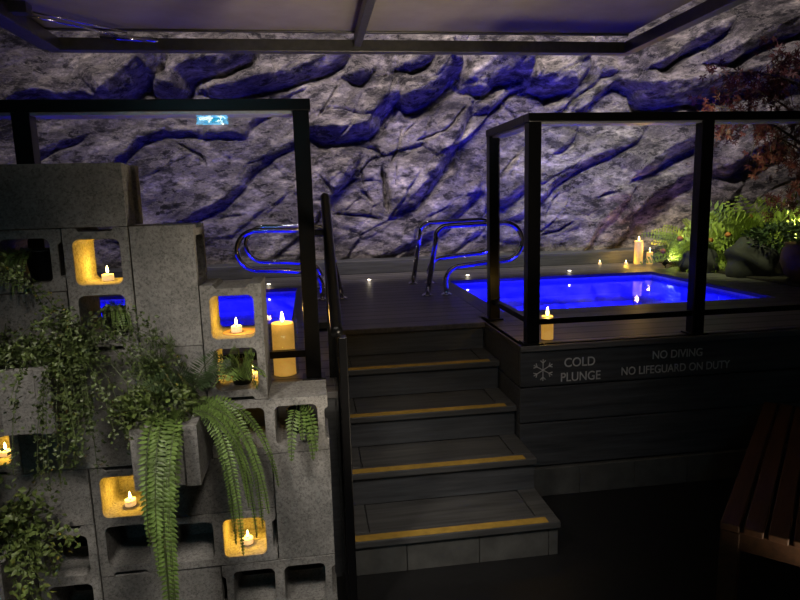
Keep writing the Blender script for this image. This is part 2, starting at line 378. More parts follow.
def rock_wall():
    x0, x1, z0, z1, st = -4.6, 5.0, .62, 4.4, .0135
    nx = int((x1 - x0) / st); nz = int((z1 - z0) / st)
    X, Z = np.meshgrid(np.linspace(x0, x1, nx), np.linspace(z0, z1, nz))
    # wobble so the ledge edges are ragged
    wx = X + .035 * fbm(X * 6, Z * 6, 11, 5, .6); wz = Z + .045 * fbm(X * 6 + 9, Z * 6, 17, 5, .6)
    a = math.radians(38); u = X * math.cos(a) + Z * math.sin(a); v = -X * math.sin(a) + Z * math.cos(a)
    H = .09 * fbm(u * .8, v * 1.6, 3, 3) + .05 * fbm(u * 2.2, v * 4.2, 5, 3)
    # chipped plates
    pl = fbm(u * 1.6 + 3, v * 3.1, 23, 3); pf = pl * 8; H += .035 * (np.floor(pf) + np.clip((pf - np.floor(pf)) * 6, 0, 1)) / 8 * 2.6
    # tilted plates split by joints, long axis along the strata
    def plates(fu, fv, seed, step, tilt, crack):
        pu = u * fu + .25 * fbm(u * 2, v * 2, seed + 50, 3); pv = v * fv + .25 * fbm(u * 2 + 7, v * 2, seed + 60, 3)
        iu = np.floor(pu).astype(int); iv = np.floor(pv).astype(int)
        d1 = np.full(X.shape, 9.); d2 = np.full(X.shape, 9.); val = np.zeros(X.shape)
        def hs(a_, b_, k):
            n = (a_ * 73856093 + b_ * 19349663 + (seed + k) * 83492791) & 0x7fffffff
            n = (n ^ (n >> 13)) * 1274126177 & 0x7fffffff
            return ((n ^ (n >> 16)) & 0xffff) / 65535.0
        for du in (-1, 0, 1):
            for dv in (-1, 0, 1):
                a_ = iu + du; b_ = iv + dv
                su = a_ + .15 + .7 * hs(a_, b_, 1); sv = b_ + .15 + .7 * hs(a_, b_, 2)
                eu = pu - su; ev = pv - sv; dd = np.sqrt(eu * eu + ev * ev)
                vv = step * (hs(a_, b_, 3) - .5) + tilt * ((hs(a_, b_, 4) - .5) * eu + (hs(a_, b_, 5) - .35) * -ev)
                m = dd < d1; d2 = np.where(m, d1, np.minimum(d2, dd)); val = np.where(m, vv, val); d1 = np.where(m, dd, d1)
        return val - crack * np.exp(-((d2 - d1) / .045) ** 2)
    kk = .3 + .7 * np.exp(-(np.clip(np.abs(X - .3) - 1.3, 0, None) / .6) ** 2)
    H += kk * (plates(1.15, 2.3, 5, .04, .11, .022) + plates(3.1, 5.2, 9, .014, .045, .010))
    for pts, wd in BANDS:
        d, sg, T, over, L = polydist(wx, wz, pts)
        if pts[-1][0] < -.9: wd *= .72
        zm = sum(p[1] for p in pts) / len(pts); A = min(1.3 * wd * 2.2 / (4.4 - zm), .36)
        tap = np.clip(np.minimum(T, 1 - T) * L / .12, 0, 1) ** .6
        ww = wd * (.35 + .65 * tap)
        fade = np.exp(-(over / .10) ** 2) * (.35 + .65 * tap)
        lup = .25 + 2.6 * wd
        s = d * sg
        up = A * np.clip(1 - s / lup, 0, 1) ** 1.6
        lo = A * np.clip(1 + s / ww, 0, 1) ** .85
        H += fade * (np.where(s >= 0, up, lo) - .42 * A * np.exp(-((s + ww * 1.05) / (ww * .28)) ** 2))
    for pts, wd in CRACKS:
        d, sg, T, over, L = polydist(wx, wz, pts)
        tap = np.clip(np.minimum(T, 1 - T) * L / .1, 0.15, 1)
        H -= np.exp(-(over / .05) ** 2) * tap * wd * 3.2 * np.exp(-(d / (wd * .5 * tap + 1e-4)) ** 2)
    H += .05 * fbm(u * 5, v * 9, 41, 5, .62)
    yb = 4.25 - np.clip(X - 2.2, 0, None) ** 2 * .14
    Y = yb - H
    co = np.stack([X, Y, Z], -1).reshape(-1, 3)
    i = np.arange(nx * nz).reshape(nz, nx); q = np.stack([i[:-1, :-1], i[:-1, 1:], i[1:, 1:], i[1:, :-1]], -1).reshape(-1, 4)
    me = bpy.data.meshes.new('wall_back'); me.vertices.add(len(co)); me.vertices.foreach_set('co', co.ravel())
    me.loops.add(q.size); me.loops.foreach_set('vertex_index', q.ravel()); me.polygons.add(len(q))
    me.polygons.foreach_set('loop_start', np.arange(0, q.size, 4)); me.polygons.foreach_set('loop_total', np.full(len(q), 4))
    me.polygons.foreach_set('use_smooth', np.ones(len(q), bool)); me.update(); me.validate()
    o = bpy.data.objects.new('wall_back', me); C.objects.link(o); me.materials.append(ROCK); struct(o)
rock_wall()

# ------------------------------------------------------------------ floor, deck, shell
DZ = .825
m = MB(); m.box((-5, -5.4, -.1), (5.2, 5, 0)); struct(m.build('floor', FLOORM))
m = MB(); m.box((-5, -5.5, 0), (5.2, -5.4, 3.2)); struct(m.build('wall_front', mat('painted_dark_wall', (.03, .03, .032), .8)))
def deck_box(name, a, b, m_): 
    k = MB(); k.box((a[0], a[1], DZ - .03), (b[0], b[1], DZ)); return struct(k.build(name, m_, bevel=.004))
PY0, PY1 = 1.52, 3.15
RX0, RX1, LX0, LX1 = .21, 2.22, -3.2, -1.19
E_ = .14
deck_box('deck', (LX1 + E_, 1.2, 0), (RX0 - E_, 4.3, 0), DECKM)
deck_box('deck', (0, .55, 0), (5, PY0 - E_, 0), DECKM)
deck_box('deck', (RX0 - E_, PY1 + E_, 0), (3.0, 4.3, 0), DECKM)
deck_box('deck', (RX1 + E_, PY0 - E_, 0), (2.7, PY1 + E_, 0), DECKM)
deck_box('deck', (-5, .02, 0), (-.965, PY0 - E_, 0), DECKM)
deck_box('deck', (-5, PY1 + E_, 0), (LX1 + E_, 4.3, 0), DECKM)
deck_box('deck', (-5, PY0 - E_, 0), (LX0 - E_, PY1 + E_, 0), DECKM)
for (x0, x1) in ((RX0, RX1), (LX0, LX1)):
    deck_box('pool_coping', (x0 - E_, PY0 - E_, 0), (x1 + E_, PY0, 0), DECKY)
    deck_box('pool_coping', (x0 - E_, PY1, 0), (x1 + E_, PY1 + E_, 0), DECKY)
    deck_box('pool_coping', (x0 - E_, PY0, 0), (x0, PY1, 0), DECKY)
    deck_box('pool_coping', (x1, PY0, 0), (x1 + E_, PY1, 0), DECKY)
# low upstand between deck and rock
m = MB(); m.box((-4.6, 3.97, DZ), (2.75, 4.35, DZ + .135)); struct(m.build('trim_1', FASC, bevel=.006))
# planting bed
m = MB(); m.box((2.7, 1.2, .5), (5.0, 4.3, .84)); struct(m.build('planting_bed', SOIL))
# fascia of the cold plunge side: boards over a tiled plinth, and its return beside the stairs
YF = .563
for z0, z1 in ((.605, .795), (.41, .597), (.165, .402)):
    m = MB(); m.box((0.0, YF, z0), (5, YF + .03, z1)); m.box((0.0, YF + .03, z0), (.03, 1.24, z1)); struct(m.build('fascia_board', FASC, bevel=.004))
m = MB(); m.box((-.004, YF - .004, .795), (5, YF + .04, DZ)); m.box((-.004, YF + .04, .795), (.03, 1.2, DZ)); struct(m.build('deck_edge_trim', DECKY, bevel=.004))
for i in range(15):
    m = MB(); m.box((.02 + i * .31, YF - .02, 0), (.328 + i * .31, YF + .02, .155)); struct(m.build('plinth_tile', TILE, bevel=.003))
# far side walls under the left deck
m = MB(); m.box((-5, .03, 0), (-.97, .06, DZ - .03)); m.box((-.985, .06, 0), (-.962, 1.2, DZ - .03)); struct(m.build('fascia_under_deck', FASC))

# pools
def pool(x0, x1, label):
    t = thing('plunge_pool', ((x0 + x1) / 2, (PY0 + PY1) / 2, DZ), label, 'pool')
    ox, oy = (x0 + x1) / 2, (PY0 + PY1) / 2
    hx, hy = (x1 - x0) / 2, (PY1 - PY0) / 2
    m = MB()
    m.box((-hx - .05, -hy - .05, -.62), (hx + .05, hy + .05, -.57))
    m.box((-hx - .05, -hy - .05, -.6), (-hx, hy + .05, -.029)); m.box((hx, -hy - .05, -.6), (hx + .05, hy + .05, -.029))
    m.box((-hx, -hy - .05, -.6), (hx, -hy, -.029)); m.box((-hx, hy, -.6), (hx, hy + .05, -.029))
    m.build('shell', POOLT, t)
    m = MB(); m.box((-hx, hy - .42, -.57), (hx, hy, -.19)); m.box((hx - .42, -hy, -.57), (hx, hy - .42, -.19)); m.box((-hx, -hy + .0, -.57), (-hx + .42, hy - .42, -.19))
    m.build('bench_ledge', POOLT, t, bevel=.015)
    m = MB(); n = 2
    m.add([(-hx, -hy, -.045), (hx, -hy, -.045), (hx, hy, -.045), (-hx, hy, -.045)], [(0, 1, 2, 3)])
    m.build('water', WATER, t)
    return t
pool(RX0, RX1, 'cold plunge pool glowing blue behind the glass fence with lettering')
pool(LX0, LX1, 'blue-lit plunge pool half hidden behind the concrete block wall')

# ------------------------------------------------------------------ stairs
G_, RH = .2994, .165
st = thing('staircase', (-.46, 0, 0), 'dark grey stairs with yellow nosing strips climbing to the pool deck', 'stairs')
def tread(i):
    y = i * G_; z = (i + 1) * RH
    m = MB(); x0, x1 = -.462, .455
    fw = .075
    m.box((x0, y, z - .03), (x1, y + fw, z)); 
    m.box((x1 - .09, y + fw + .003, z - .03), (x1, y + G_ + .03, z)); m.box((x0, y + fw + .003, z - .03), (x0 + .075, y + G_ + .03, z))
    m.box((x0 + .078, y + fw + .003, z - .03), (x1 - .093, y + G_ + .03, z - .004))
    t = m.build('tread', TREAD, st, bevel=.004)
    m = MB(); m.box((x0 + .008, y + .006, z - .001), (x1 - .055, y + .05, z + .0025)); tag(m.build('nosing_strip', YEL, t), 'worn yellow nosing strip', None)
for i in range(4): tread(i)
for i in range(1, 5):
    m = MB(); y = i * G_ + .022; m.box((-.462, y, i * RH), (.45, y + .018, (i + 1) * RH - .031)); m.build('riser', FASC, st, bevel=.002)
    m = MB(); m.box((.43, y + .018 - G_, (i - 1) * RH if i > 1 else 0), (.449, y, i * RH - .031)); m.build('side_panel', FASC, st)
for j, (xa, xb) in enumerate(((-.462, -.232), (-.229, .089), (.092, .405), (.408, .449))):
    m = MB(); m.box((xa, .018, 0), (xb, .04, RH - .031)); m.build('plinth_tile', TILE, st, bevel=.002)
m = MB(); m.box((-.462, 4 * G_, DZ - .03), (.455, 4 * G_ + .02, DZ + .001)); m.build('top_nosing', DECKY, st, bevel=.003)

# ------------------------------------------------------------------ concrete blocks
BL, BT = .3885, .1925
def rrect(cx, cz, w, h, r=.02, n=4):
    p = []
    for qx, qz, a0 in ((1, 1, 0), (-1, 1, 90), (-1, -1, 180), (1, -1, 270)):
        for k in range(n + 1):
            a = math.radians(a0 + 90 * k / n); p.append((cx + qx * (w / 2 - r) + r * math.cos(a), cz + qz * (h / 2 - r) + r * math.sin(a)))
    return p
def block_mesh(back=False):
    bm = bmesh.new(); h, t = BL / 2, BT / 2; nw, nd, c = .056, .012, .008
    outer = [(-h, -t), (h, -t), (h, -nw), (h - nd, -nw + c), (h - nd, nw - c), (h, nw), (h, t), (-h, t), (-h, nw), (-h + nd, nw - c), (-h + nd, -nw + c), (-h, -nw)]
    loops = [outer, rrect(-.0875, 0, .142, .138), rrect(.0875, 0, .142, .138)]
    y0, y1 = -BT / 2, BT / 2
    for lp in loops:
        vs = [bm.verts.new((x, y0, z)) for x, z in lp]
        for a, b in zip(vs, vs[1:] + vs[:1]): bm.edges.new((a, b))
    r = bmesh.ops.triangle_fill(bm, edges=bm.edges[:], use_beauty=True, use_dissolve=False)
    fs = [f for f in r['geom'] if isinstance(f, bmesh.types.BMFace)]
    bmesh.ops.recalc_face_normals(bm, faces=bm.faces[:])
    ex = bmesh.ops.extrude_face_region(bm, geom=bm.faces[:])
    bmesh.ops.translate(bm, vec=(0, y1 - y0, 0), verts=[g for g in ex['geom'] if isinstance(g, bmesh.types.BMVert)])
    bmesh.ops.recalc_face_normals(bm, faces=bm.faces[:])
    bmesh.ops.dissolve_limit(bm, angle_limit=.01, verts=bm.verts[:], edges=bm.edges[:])
    if back:
        for cx_ in (-.0875, .0875):
            q = [bm.verts.new(p) for p in ((cx_ - .073, y1 - .012, -.071), (cx_ + .073, y1 - .012, -.071), (cx_ + .073, y1 - .012, .071), (cx_ - .073, y1 - .012, .071))]
            q2 = [bm.verts.new((v.co.x, y1 - .001, v.co.z)) for v in q]
            bm.faces.new(q); bm.faces.new(q2[::-1])
            for i in range(4): bm.faces.new((q[i], q2[i], q2[(i + 1) % 4], q[(i + 1) % 4]))
    me = bpy.data.meshes.new('concrete_block'); bm.to_mesh(me); bm.free(); me.materials.append(CONC); return me
BM_, BMB = block_mesh(), block_mesh(True)
Rx = lambda d: Matrix.Rotation(math.radians(d), 4, 'X'); Ry = lambda d: Matrix.Rotation(math.radians(d), 4, 'Y'); Rz = lambda d: Matrix.Rotation(math.radians(d), 4, 'Z')
ORI = {'lc': Matrix(), 'sc': Ry(90), 'lf': Rx(90), 'sf': Rx(90) @ Rz(90), 'pl': Rz(90) @ Rx(90)}
CX = lambda c: -1.1 - .1965 * c          # centre of column c
ZC = lambda r: .16 + .195 * r + .0975    # centre of row r
YB = -.374 + .0945
def block(name, ori, c0, r0, label, c1=None, r1=None, back=False, dy=0, group='concrete blocks of the candle wall'):
    c1 = c0 if c1 is None else c1; r1 = r0 if r1 is None else r1
    o = bpy.data.objects.new(name, BMB if back else BM_); C.objects.link(o)
    o.matrix_world = Matrix.Translation(((CX(c0) + CX(c1)) / 2, YB + dy + random.uniform(-.003, .003), (ZC(r0) + ZC(r1)) / 2)) @ ORI[ori]
    md = o.modifiers.new('bevel', 'BEVEL'); md.width = .003; md.segments = 2; md.limit_method = 'ANGLE'
    return tag(o, label, 'concrete block', group)
CB = 'concrete_block'
block(CB, 'lf', 3, 7, 'long flat-faced concrete block crowning the wall at its stepped end', 4)
block(CB, 'lf', 5, 7, 'top-course concrete block cut by the picture edge beside the fence post', 6)
block(CB, 'lc', 4, 6, 'concrete block laid on its side holding the black pot with one short hanging fern', 5)
block(CB, 'sc', 3, 5, 'upright concrete block with a candle in its upper hole and potted fern in the lower', None, 6)
block(CB, 'sf', 2, 5, 'upright flat-faced block with a hole in its exposed end, under the top course', None, 6)
block(CB, 'sc', 1, 4, 'upright concrete block with a candle above a potted palm, next to the big candle', None, 5)
block(CB, 'lf', 4, 5, 'flat-faced concrete block under the side-laid block with the black fern pot', 5)
block(CB, 'lf', 2, 4, 'flat-faced concrete block behind the feathery fern, above the planter', 3)
block(CB, 'lc', 0, 3, 'end block with two dark holes, a fern hanging from one, beside the handrail', 1)
block(CB, 'sf', 0, 1, 'upright flat-faced end block beside the stair handrail, below the hanging fern', None, 2)
block(CB, 'lc', 0, 0, 'bottom block with two dark holes beside the foot of the handrail', 1)
block(CB, 'lc', 1, 1, 'block with a glowing candle in one hole and fern strands across the other', 2, back=True)
block(CB, 'lf', 1, 2, 'flat-faced concrete block in the shade of the planter with long fern strands', 2)
block(CB, 'sc', 3, 1, 'upright concrete block with a candle glowing in its upper hole over a dark lower hole', None, 2, back=True)
block(CB, 'lf', 3, 3, 'flat-faced block under the ivy planter, crossed by its slanting shadow', 4)
block(CB, 'lf', 4, 2, 'flat-faced concrete block above the bushy low planter', 5)
block(CB, 'sc', 4, 0, 'upright concrete block with two dark holes beside the bushy low planter', None, 1)
block(CB, 'lf', 2, 0, 'flat-faced bottom block below the tips of the long fern strands', 3)
block(CB, 'sc', 5, 3, 'upright block whose lit hole glows behind ivy at the picture edge', None, 4, back=True)
PG = 'planter blocks jutting out of the wall'
block('planter_block', 'pl', 2, 3, 'block jutting from the wall as a planter for the long hanging ferns', dy=-.1, group=PG)
block('planter_block', 'pl', 4, 4, 'block jutting from the wall as a planter overgrown by trailing ivy', dy=-.1, group=PG)
block('planter_block', 'pl', 5, 1, 'low block jutting from the wall as a planter for the leafy bush', dy=-.1, group=PG)
m = MB(); m.box((-2.18, -.374, 0), (-1.0, -.185, .159)); tag(m.build('plinth', CONC, bevel=.004), 'low concrete plinth carrying the candle block wall', 'plinth')
m = MB(); m.box((-2.18, -.374, .161), (-1.99, -.185, .353)); tag(m.build('half_block', CONC, bevel=.004), 'plain half block below the bushy low planter', 'concrete block')

# ------------------------------------------------------------------ candles
def flame(parent, z, s=1.0):
    m = MB(); m.lathe([(.0005, 0), (.004 * s, .004 * s), (.0058 * s, .011 * s), (.004 * s, .021 * s), (.0008 * s, .032 * s)], (0, 0, z), 10); return m.build('flame', FLAME, parent, True)
def tealight(loc, label, e=.35):
    t = thing('tealight', loc, label, 'candle', 'tealights')
    m = MB(); m.lathe([(.018, 0), (.0185, .003), (.0185, .020), (.0165, .021), (.015, .018), (.001, .018)], n=18); m.build('cup', WAXD, t, True)
    m = MB(); m.lathe([(.0012, .018), (.0012, .026)], n=6); m.build('wick', PLAST, t)
    flame(t, .024, .8)
    if e: lamp('candle_light', 'POINT', (loc[0], loc[1], loc[2] + .046), e * 3.4, (1, .53, .04), .012)
    return t
tealight((-1.70, -.265, 1.347), 'tealight in the topmost lit hole, under the top course of blocks', .30)
tealight((-1.297, -.29, 1.156), 'tealight on a round wood slice in front of the blue pool', .30)
tealight((-1.262, -.225, .972), 'tealight glowing behind the potted palm in the block hole', .30)
tealight((-1.692, -.30, .571), 'tealight in the lit hole between ivy and hanging ferns', .30)
tealight((-1.308, -.30, .387), 'lowest tealight, alone in its hole at knee height', .30)
tealight((-2.07, -.29, .777), 'tealight half hidden behind ivy in the hole at the picture edge', .35)
tealight((2.30, 3.80, DZ), 'tealight on the deck at the foot of the two far pillar candles', .3)
tealight((2.05, 3.9, DZ), 'tiny tealight on the deck, alone under the rock face', 0)
m = MB(); m.lathe([(.055, 0), (.06, .003), (.06, .012), (.057, .0145)], n=28); o = m.build('wood_slice', SLICE, None, True); o.location = (-1.285, -.278, 1.1405); tag(o, 'round wood slice under the tealight in the block hole', 'wood slice')
def pillar(loc, r, h, label, e, name='pillar_candle'):
    t = thing(name, loc, label, 'candle', 'pillar candles')
    m = MB(); m.lathe([(r * .98, 0), (r, .004), (r, h - .006), (r * .96, h), (r * .82, h - .004), (r * .5, h - .012), (.002, h - .014)], n=28); m.build('wax_body', WAX, t, True)
    m = MB(); m.lathe([(.0015, h - .016), (.0015, h + .004)], n=6); m.build('wick', PLAST, t)
    flame(t, h, 1.5)
    lamp('candle_light', 'POINT', (loc[0], loc[1], loc[2] + h + .05), e * 1.6, (1, .56, .09), .015)
    return t
t = pillar((-1.178, .33, DZ), .049, .235, 'large pillar candle in a glass cylinder beside the block wall', .9)
m = MB(); m.lathe([(.06, 0), (.062, .002), (.062, .27), (.060, .27), (.060, .004), (.001, .004)], n=32); m.build('glass_cylinder', GLASS, t, True)
pillar((.193, .69, DZ), .032, .125, 'pillar candle on the deck corner behind the bottom rail of the glass fence', .55)
pillar((2.44, 3.80, DZ), .045, .25, 'taller of the two pillar candles glowing against the rock', 2.2)
pillar((2.535, 3.74, DZ), .032, .13, 'shorter pillar candle next to the tall one against the rock', .4)

# ------------------------------------------------------------------ deck lights
def decklight(x, y, label):
    t = thing('deck_light', (x, y, DZ), label, 'deck light', 'recessed deck lights')
    m = MB(); m.lathe([(.026, 0), (.026, .004), (.017, .005), (.017, .003)], n=20); m.build('ring', CHROME, t, True)
    m = MB(); m.lathe([(.017, .003), (.015, .007), (.004, .009)], n=16); m.build('lens', LED, t, True)
    lamp('deck_led_light', 'POINT', (x, y, DZ + .05), .10, (1, .85, .65), .01)
for x, lb in ((-1.457, 'small round deck light beyond the pool behind the block wall'), (-.51, 'small round deck light at the end of the walkway between the pools'),
              (.46, 'small round deck light beyond the pool, next to the chrome grab rails'), (1.51, 'small round deck light beyond the middle of the cold plunge pool')):
    decklight(x, 3.45, lb)

# ------------------------------------------------------------------ glass fences
PW = .0325
def post(parent, x, y, z0, z1, name='post'):
    m = MB(); m.box((x - PW, y - PW, z0), (x + PW, y + PW, z1)); p = m.build(name, BLACK, parent, bevel=.003)
    m = MB(); m.box((x - .05, y - .05, z0), (x + .05, y + .05, z0 + .01)); m.build('base_plate', BLACK, p, bevel=.002)
fr = thing('glass_fence', (0, 0, 0), 'black-framed glass fence along the deck edge above the white lettering', 'fence')
YR = .61; ZT, ZB = 1.94, .925
for x in (.075, .995, 1.93): post(fr, x, YR, DZ, ZT)
post(fr, .075, 1.29, DZ, ZT)
m = MB(); m.box((.04, YR - .035, ZT), (1.97, YR + .035, ZT + .042)); m.box((.04, YR + .035, ZT), (.11, 1.33, ZT + .042)); m.build('top_rail', BLACK, fr, bevel=.003)
m = MB(); m.box((.11, YR - .02, 1.93), (1.89, YR + .085, 1.9395)); m.box((.06, YR + .085, 1.93), (.135, 1.25, 1.9395)); tag(m.build('glass_channel', CHAN, fr), 'pale channel under the rail', None)
m = MB()
for a, b in ((.1075, .9625), (1.0275, 1.8975)): m.box((a, YR - .015, ZB), (b, YR + .015, ZB + .03))
m.box((.06, YR + PW, ZB), (.09, 1.2575, ZB + .03)); m.build('bottom_rail', BLACK, fr)
for a, b in ((.115, .955), (1.035, 1.89)):
    m = MB(); m.box((a, YR - .004, ZB + .03), (b, YR + .004, ZT - .001)); m.build('glass_panel', GLASS, fr)
m = MB(); m.box((.071, YR + PW + .006, ZB + .03), (.079, 1.251, ZT - .001)); m.build('glass_panel', GLASS, fr)
fl = thing('glass_fence', (0, 0, 0), 'black-framed glass fence standing behind the concrete block wall', 'fence')
YL = .235
for x in (-1.05, -2.105): post(fl, x, YL, DZ, 1.95)
m = MB(); m.box((-3.2, YL - .035, 1.95), (-1.01, YL + .035, 1.995)); m.build('top_rail', BLACK, fl, bevel=.003)
m = MB(); m.box((-3.2, YL - .02, 1.938), (-1.085, YL + .085, 1.9495)); tag(m.build('glass_channel', CHAN, fl), 'pale channel under the rail', None)
m = MB(); m.box((-2.07, YL - .015, .925), (-1.0825, YL + .015, .955)); m.box((-3.2, YL - .015, .925), (-2.1375, YL + .015, .955)); m.build('bottom_rail', BLACK, fl)
for a, b in ((-2.06, -1.09), (-3.2, -2.145)):
    m = MB(); m.box((a, YL - .004, .955), (b, YL + .004, 1.949)); m.build('glass_panel', GLASS, fl)

# ------------------------------------------------------------------ stair balustrade
hb = thing('stair_balustrade', (0, 0, 0), 'black sloping stair handrail with dark newel post and glass beside the block wall', 'handrail')
HX = -.962
def hz(y): return 1.475 + (y - .235) * .551
m = MB(); a, b = Vector((HX, -.36, hz(-.36))), Vector((HX, .47, hz(.47)))
m.tube([a, a + (b - a) * .02, a + (b - a) * .98, b], .021, 14); m.build('handrail', BLACK, hb, True)
m = MB(); m.box((HX + .004, -.345, 0), (HX + .034, -.30, hz(-.36) - .02)); m.build('newel_post', BLACK, hb, bevel=.003)
m = MB(); m.box((HX - .02, .22, .3), (HX + .0, .25, hz(.235))); m.build('upright', BLACK, hb)
m = MB(); m.box((-1.02, YL - .012, hz(YL) - .03), (HX, YL + .012, hz(YL) - .005)); m.build('bracket', BLACK, hb)
m = MB(); m.box((-1.02, YL - .012, 1.045), (HX, YL + .012, 1.072)); m.build('bracket', BLACK, hb)
m = MB(); x0, x1 = HX - .016, HX - .004
prof = [(-.34, .02), (-.02, .02), (.24, .17), (.24, hz(.24) - .06), (-.34, hz(-.34) - .06)]
m.add([(x0, y, z) for y, z in prof] + [(x1, y, z) for y, z in prof], [(0, 1, 2, 3, 4), (9, 8, 7, 6, 5)] + [(i, (i + 1) % 5 + 0, (i + 1) % 5 + 5, i + 5) for i in range(5)])
m.build('glass_panel', GLASS, hb)

# ------------------------------------------------------------------ pool grab rails
def arc(cx, cz, r, a0, a1, n=8): return [(cx + r * math.cos(math.radians(a0 + (a1 - a0) * k / n)), cz + r * math.sin(math.radians(a0 + (a1 - a0) * k / n))) for k in range(n + 1)]
def grab(name, loc, flip, label):
    t = thing(name, loc, label, 'grab rail', 'chrome pool grab rails')
    p = [(-.155, 0), (-.075, .455)] + arc(.02, .44, .105, 165, 90)[1:] + [(.30, .553), (.47, .555)]
    p += arc(.475, .405, .15, 85, -88, 14) + [(.28, .243)] + arc(.115, .105, .12, 100, 180, 8)[0:] + [(-.002, .06), (0, 0)]
    m = MB(); m.tube([(x * flip, 0, z) for x, z in p], .0205, 14); m.build('tube', CHROME, t, True)
    for x in (-.155, 0):
        k = MB(); k.lathe([(.042, 0), (.042, .006), (.03, .014), (.022, .016)], (x * flip, 0, 0), 20); k.build('base_flange', CHROME, t, True)
grab('grab_rail', (.005, 2.35, DZ), 1, 'nearer chrome grab rail curving over the cold plunge pool')
grab('grab_rail', (.005, 3.06, DZ), 1, 'second chrome grab rail behind the first at the cold plunge pool')
grab('grab_rail', (-.975, 2.4, DZ), -1, 'nearer chrome grab rail at the pool behind the block wall')
grab('grab_rail', (-.975, 3.06, DZ), -1, 'second chrome grab rail behind the first at the pool behind the block wall')

# ------------------------------------------------------------------ ceiling: raised panel door on a steel frame
m = MB(); m.box((-2.55, -3.4, 2.585), (1.03, 1.50, 2.625)); struct(m.build('ceiling', PANEL))
m = MB(); m.box((-2.47, 1.53, 2.475), (1.08, 1.60, 2.545)); struct(m.build('trim_2', STEEL, bevel=.004))
m = MB(); m.box((1.02, -3.4, 2.475), (1.09, 1.53, 2.545)); struct(m.build('trim_3', STEEL, bevel=.004))
m = MB(); m.box((-2.50, -3.4, 2.475), (-2.40, 1.53, 2.545)); struct(m.build('trim_4', STEEL, bevel=.004))
m = MB(); m.box((-.725, -3.4, 2.50), (-.68, 1.53, 2.56)); struct(m.build('trim_5', STEEL, bevel=.004))
m = MB(); m.box((-2.55, 1.49, 2.575), (1.03, 1.52, 2.63)); struct(m.build('trim_6', STEEL, bevel=.004))
t = thing('door_strut', (0, 0, 0), 'steel lift strut with thin rods in the corner of the raised ceiling panel', 'strut')
m = MB(); m.tube([(-2.37, .98, 2.52), (-2.05, 1.42, 2.53)], .007, 8); m.build('rod', CHROME, t, True)
m = MB(); m.tube([(-2.33, .98, 2.53), (-2.00, 1.42, 2.545)], .006, 8); m.build('rod', CHROME, t, True)
m = MB(); m.tube([(-2.14, 1.40, 2.52), (-1.85, 1.49, 2.52)], .014, 10); m.build('cylinder_end', CHROME, t, True)
m = MB(); m.box((-2.40, .93, 2.51), (-2.32, 1.0, 2.56)); m.build('bracket', STEEL, t)

# ------------------------------------------------------------------ lettering on the fascia
lt = thing('wall_lettering', (.1, YF, .7), 'grey snowflake and cold plunge, no diving lettering on the deck fascia', 'sign')
def text(name, s, x, z, size, parent, width=None, y=YF - .0012, m_=TEXTM, rz=0):
    cu = bpy.data.curves.new(name, 'FONT'); cu.body = s; cu.size = size; cu.extrude = .0008; cu.align_x = 'CENTER'; cu.offset = .0004
    tmp = bpy.data.objects.new('tmp', cu); C.objects.link(tmp); bpy.context.view_layer.update()
    me = bpy.data.meshes.new_from_object(tmp.evaluated_get(bpy.context.evaluated_depsgraph_get())); bpy.data.objects.remove(tmp)
    if width:
        xs = [v.co.x for v in me.vertices]; k = width / (max(xs) - min(xs))
        for v in me.vertices: v.co.x *= k
    me.materials.clear(); me.materials.append(m_)
    o = bpy.data.objects.new(name, me); C.objects.link(o); o.parent = parent
    o.location = Vector((x, y, z)) - Vector(parent.location); o.rotation_euler = (PI / 2, 0, rz); return o
text('lettering_cold', 'COLD', .322, .700, .068, lt, .168)
text('lettering_plunge', 'PLUNGE', .328, .622, .068, lt, .218)
text('lettering_no_diving', 'NO DIVING', .872, .712, .062, lt, .285)
text('lettering_no_lifeguard', 'NO LIFEGUARD ON DUTY', .866, .634, .062, lt, .625)
m = MB(); cx_, cz_ = .122 - .1, .691 - .7
def bar(ax, az, bx, bz, w=.0022):
    d = Vector((bx - ax, 0, bz - az)).normalized(); n = Vector((-d.z, 0, d.x)) * w
    a, b = Vector((ax, -.0016, az)), Vector((bx, -.0016, bz)); e = Vector((0, .0014, 0))
    m.add([a - n, b - n, b + n, a + n, a - n + e, b - n + e, b + n + e, a + n + e], [(0, 1, 2, 3), (7, 6, 5, 4), (0, 4, 5, 1), (1, 5, 6, 2), (2, 6, 7, 3), (3, 7, 4, 0)])
for k in range(6):
    a = math.radians(90 + 60 * k); c_, s_ = math.cos(a), math.sin(a); bar(cx_, cz_, cx_ + .058 * c_, cz_ + .058 * s_)
    for q in (.55, -.55):
        bar(cx_ + .037 * c_, cz_ + .037 * s_, cx_ + .037 * c_ + .02 * math.cos(a + q * 1.4), cz_ + .037 * s_ + .02 * math.sin(a + q * 1.4))
m.build('snowflake', TEXTM, lt)

# ------------------------------------------------------------------ exit sign on the wall across the room (seen mirrored in the fence glass)
ex = thing('exit_sign', (-2.20, -5.36, 2.645), 'green lit running-man exit sign mirrored in the fence glass', 'sign')
m = MB(); m.box((-.19, -.03, -.075), (.19, .0, .075)); m.build('housing', EXG, ex)
m = MB(); m.box((-.16, 0, -.02), (-.05, .004, .02)); m.add([(-.05, .002, -.06), (.02, .002, 0), (-.05, .002, .06)], [(0, 1, 2)]); m.build('arrow', EXW, ex)
m = MB(); m.box((.10, 0, .04), (.135, .004, .075)); m.tube([(.11, .002, .04), (.10, .002, -.02), (.13, .002, -.08)], .012, 6); m.tube([(.10, .002, -.02), (.05, .002, -.05)], .012, 6); m.tube([(.11, .002, .03), (.16, .002, .0)], .01, 6); m.tube([(.11, .002, .03), (.06, .002, .02)], .01, 6)
m.build('running_man', EXW, ex)

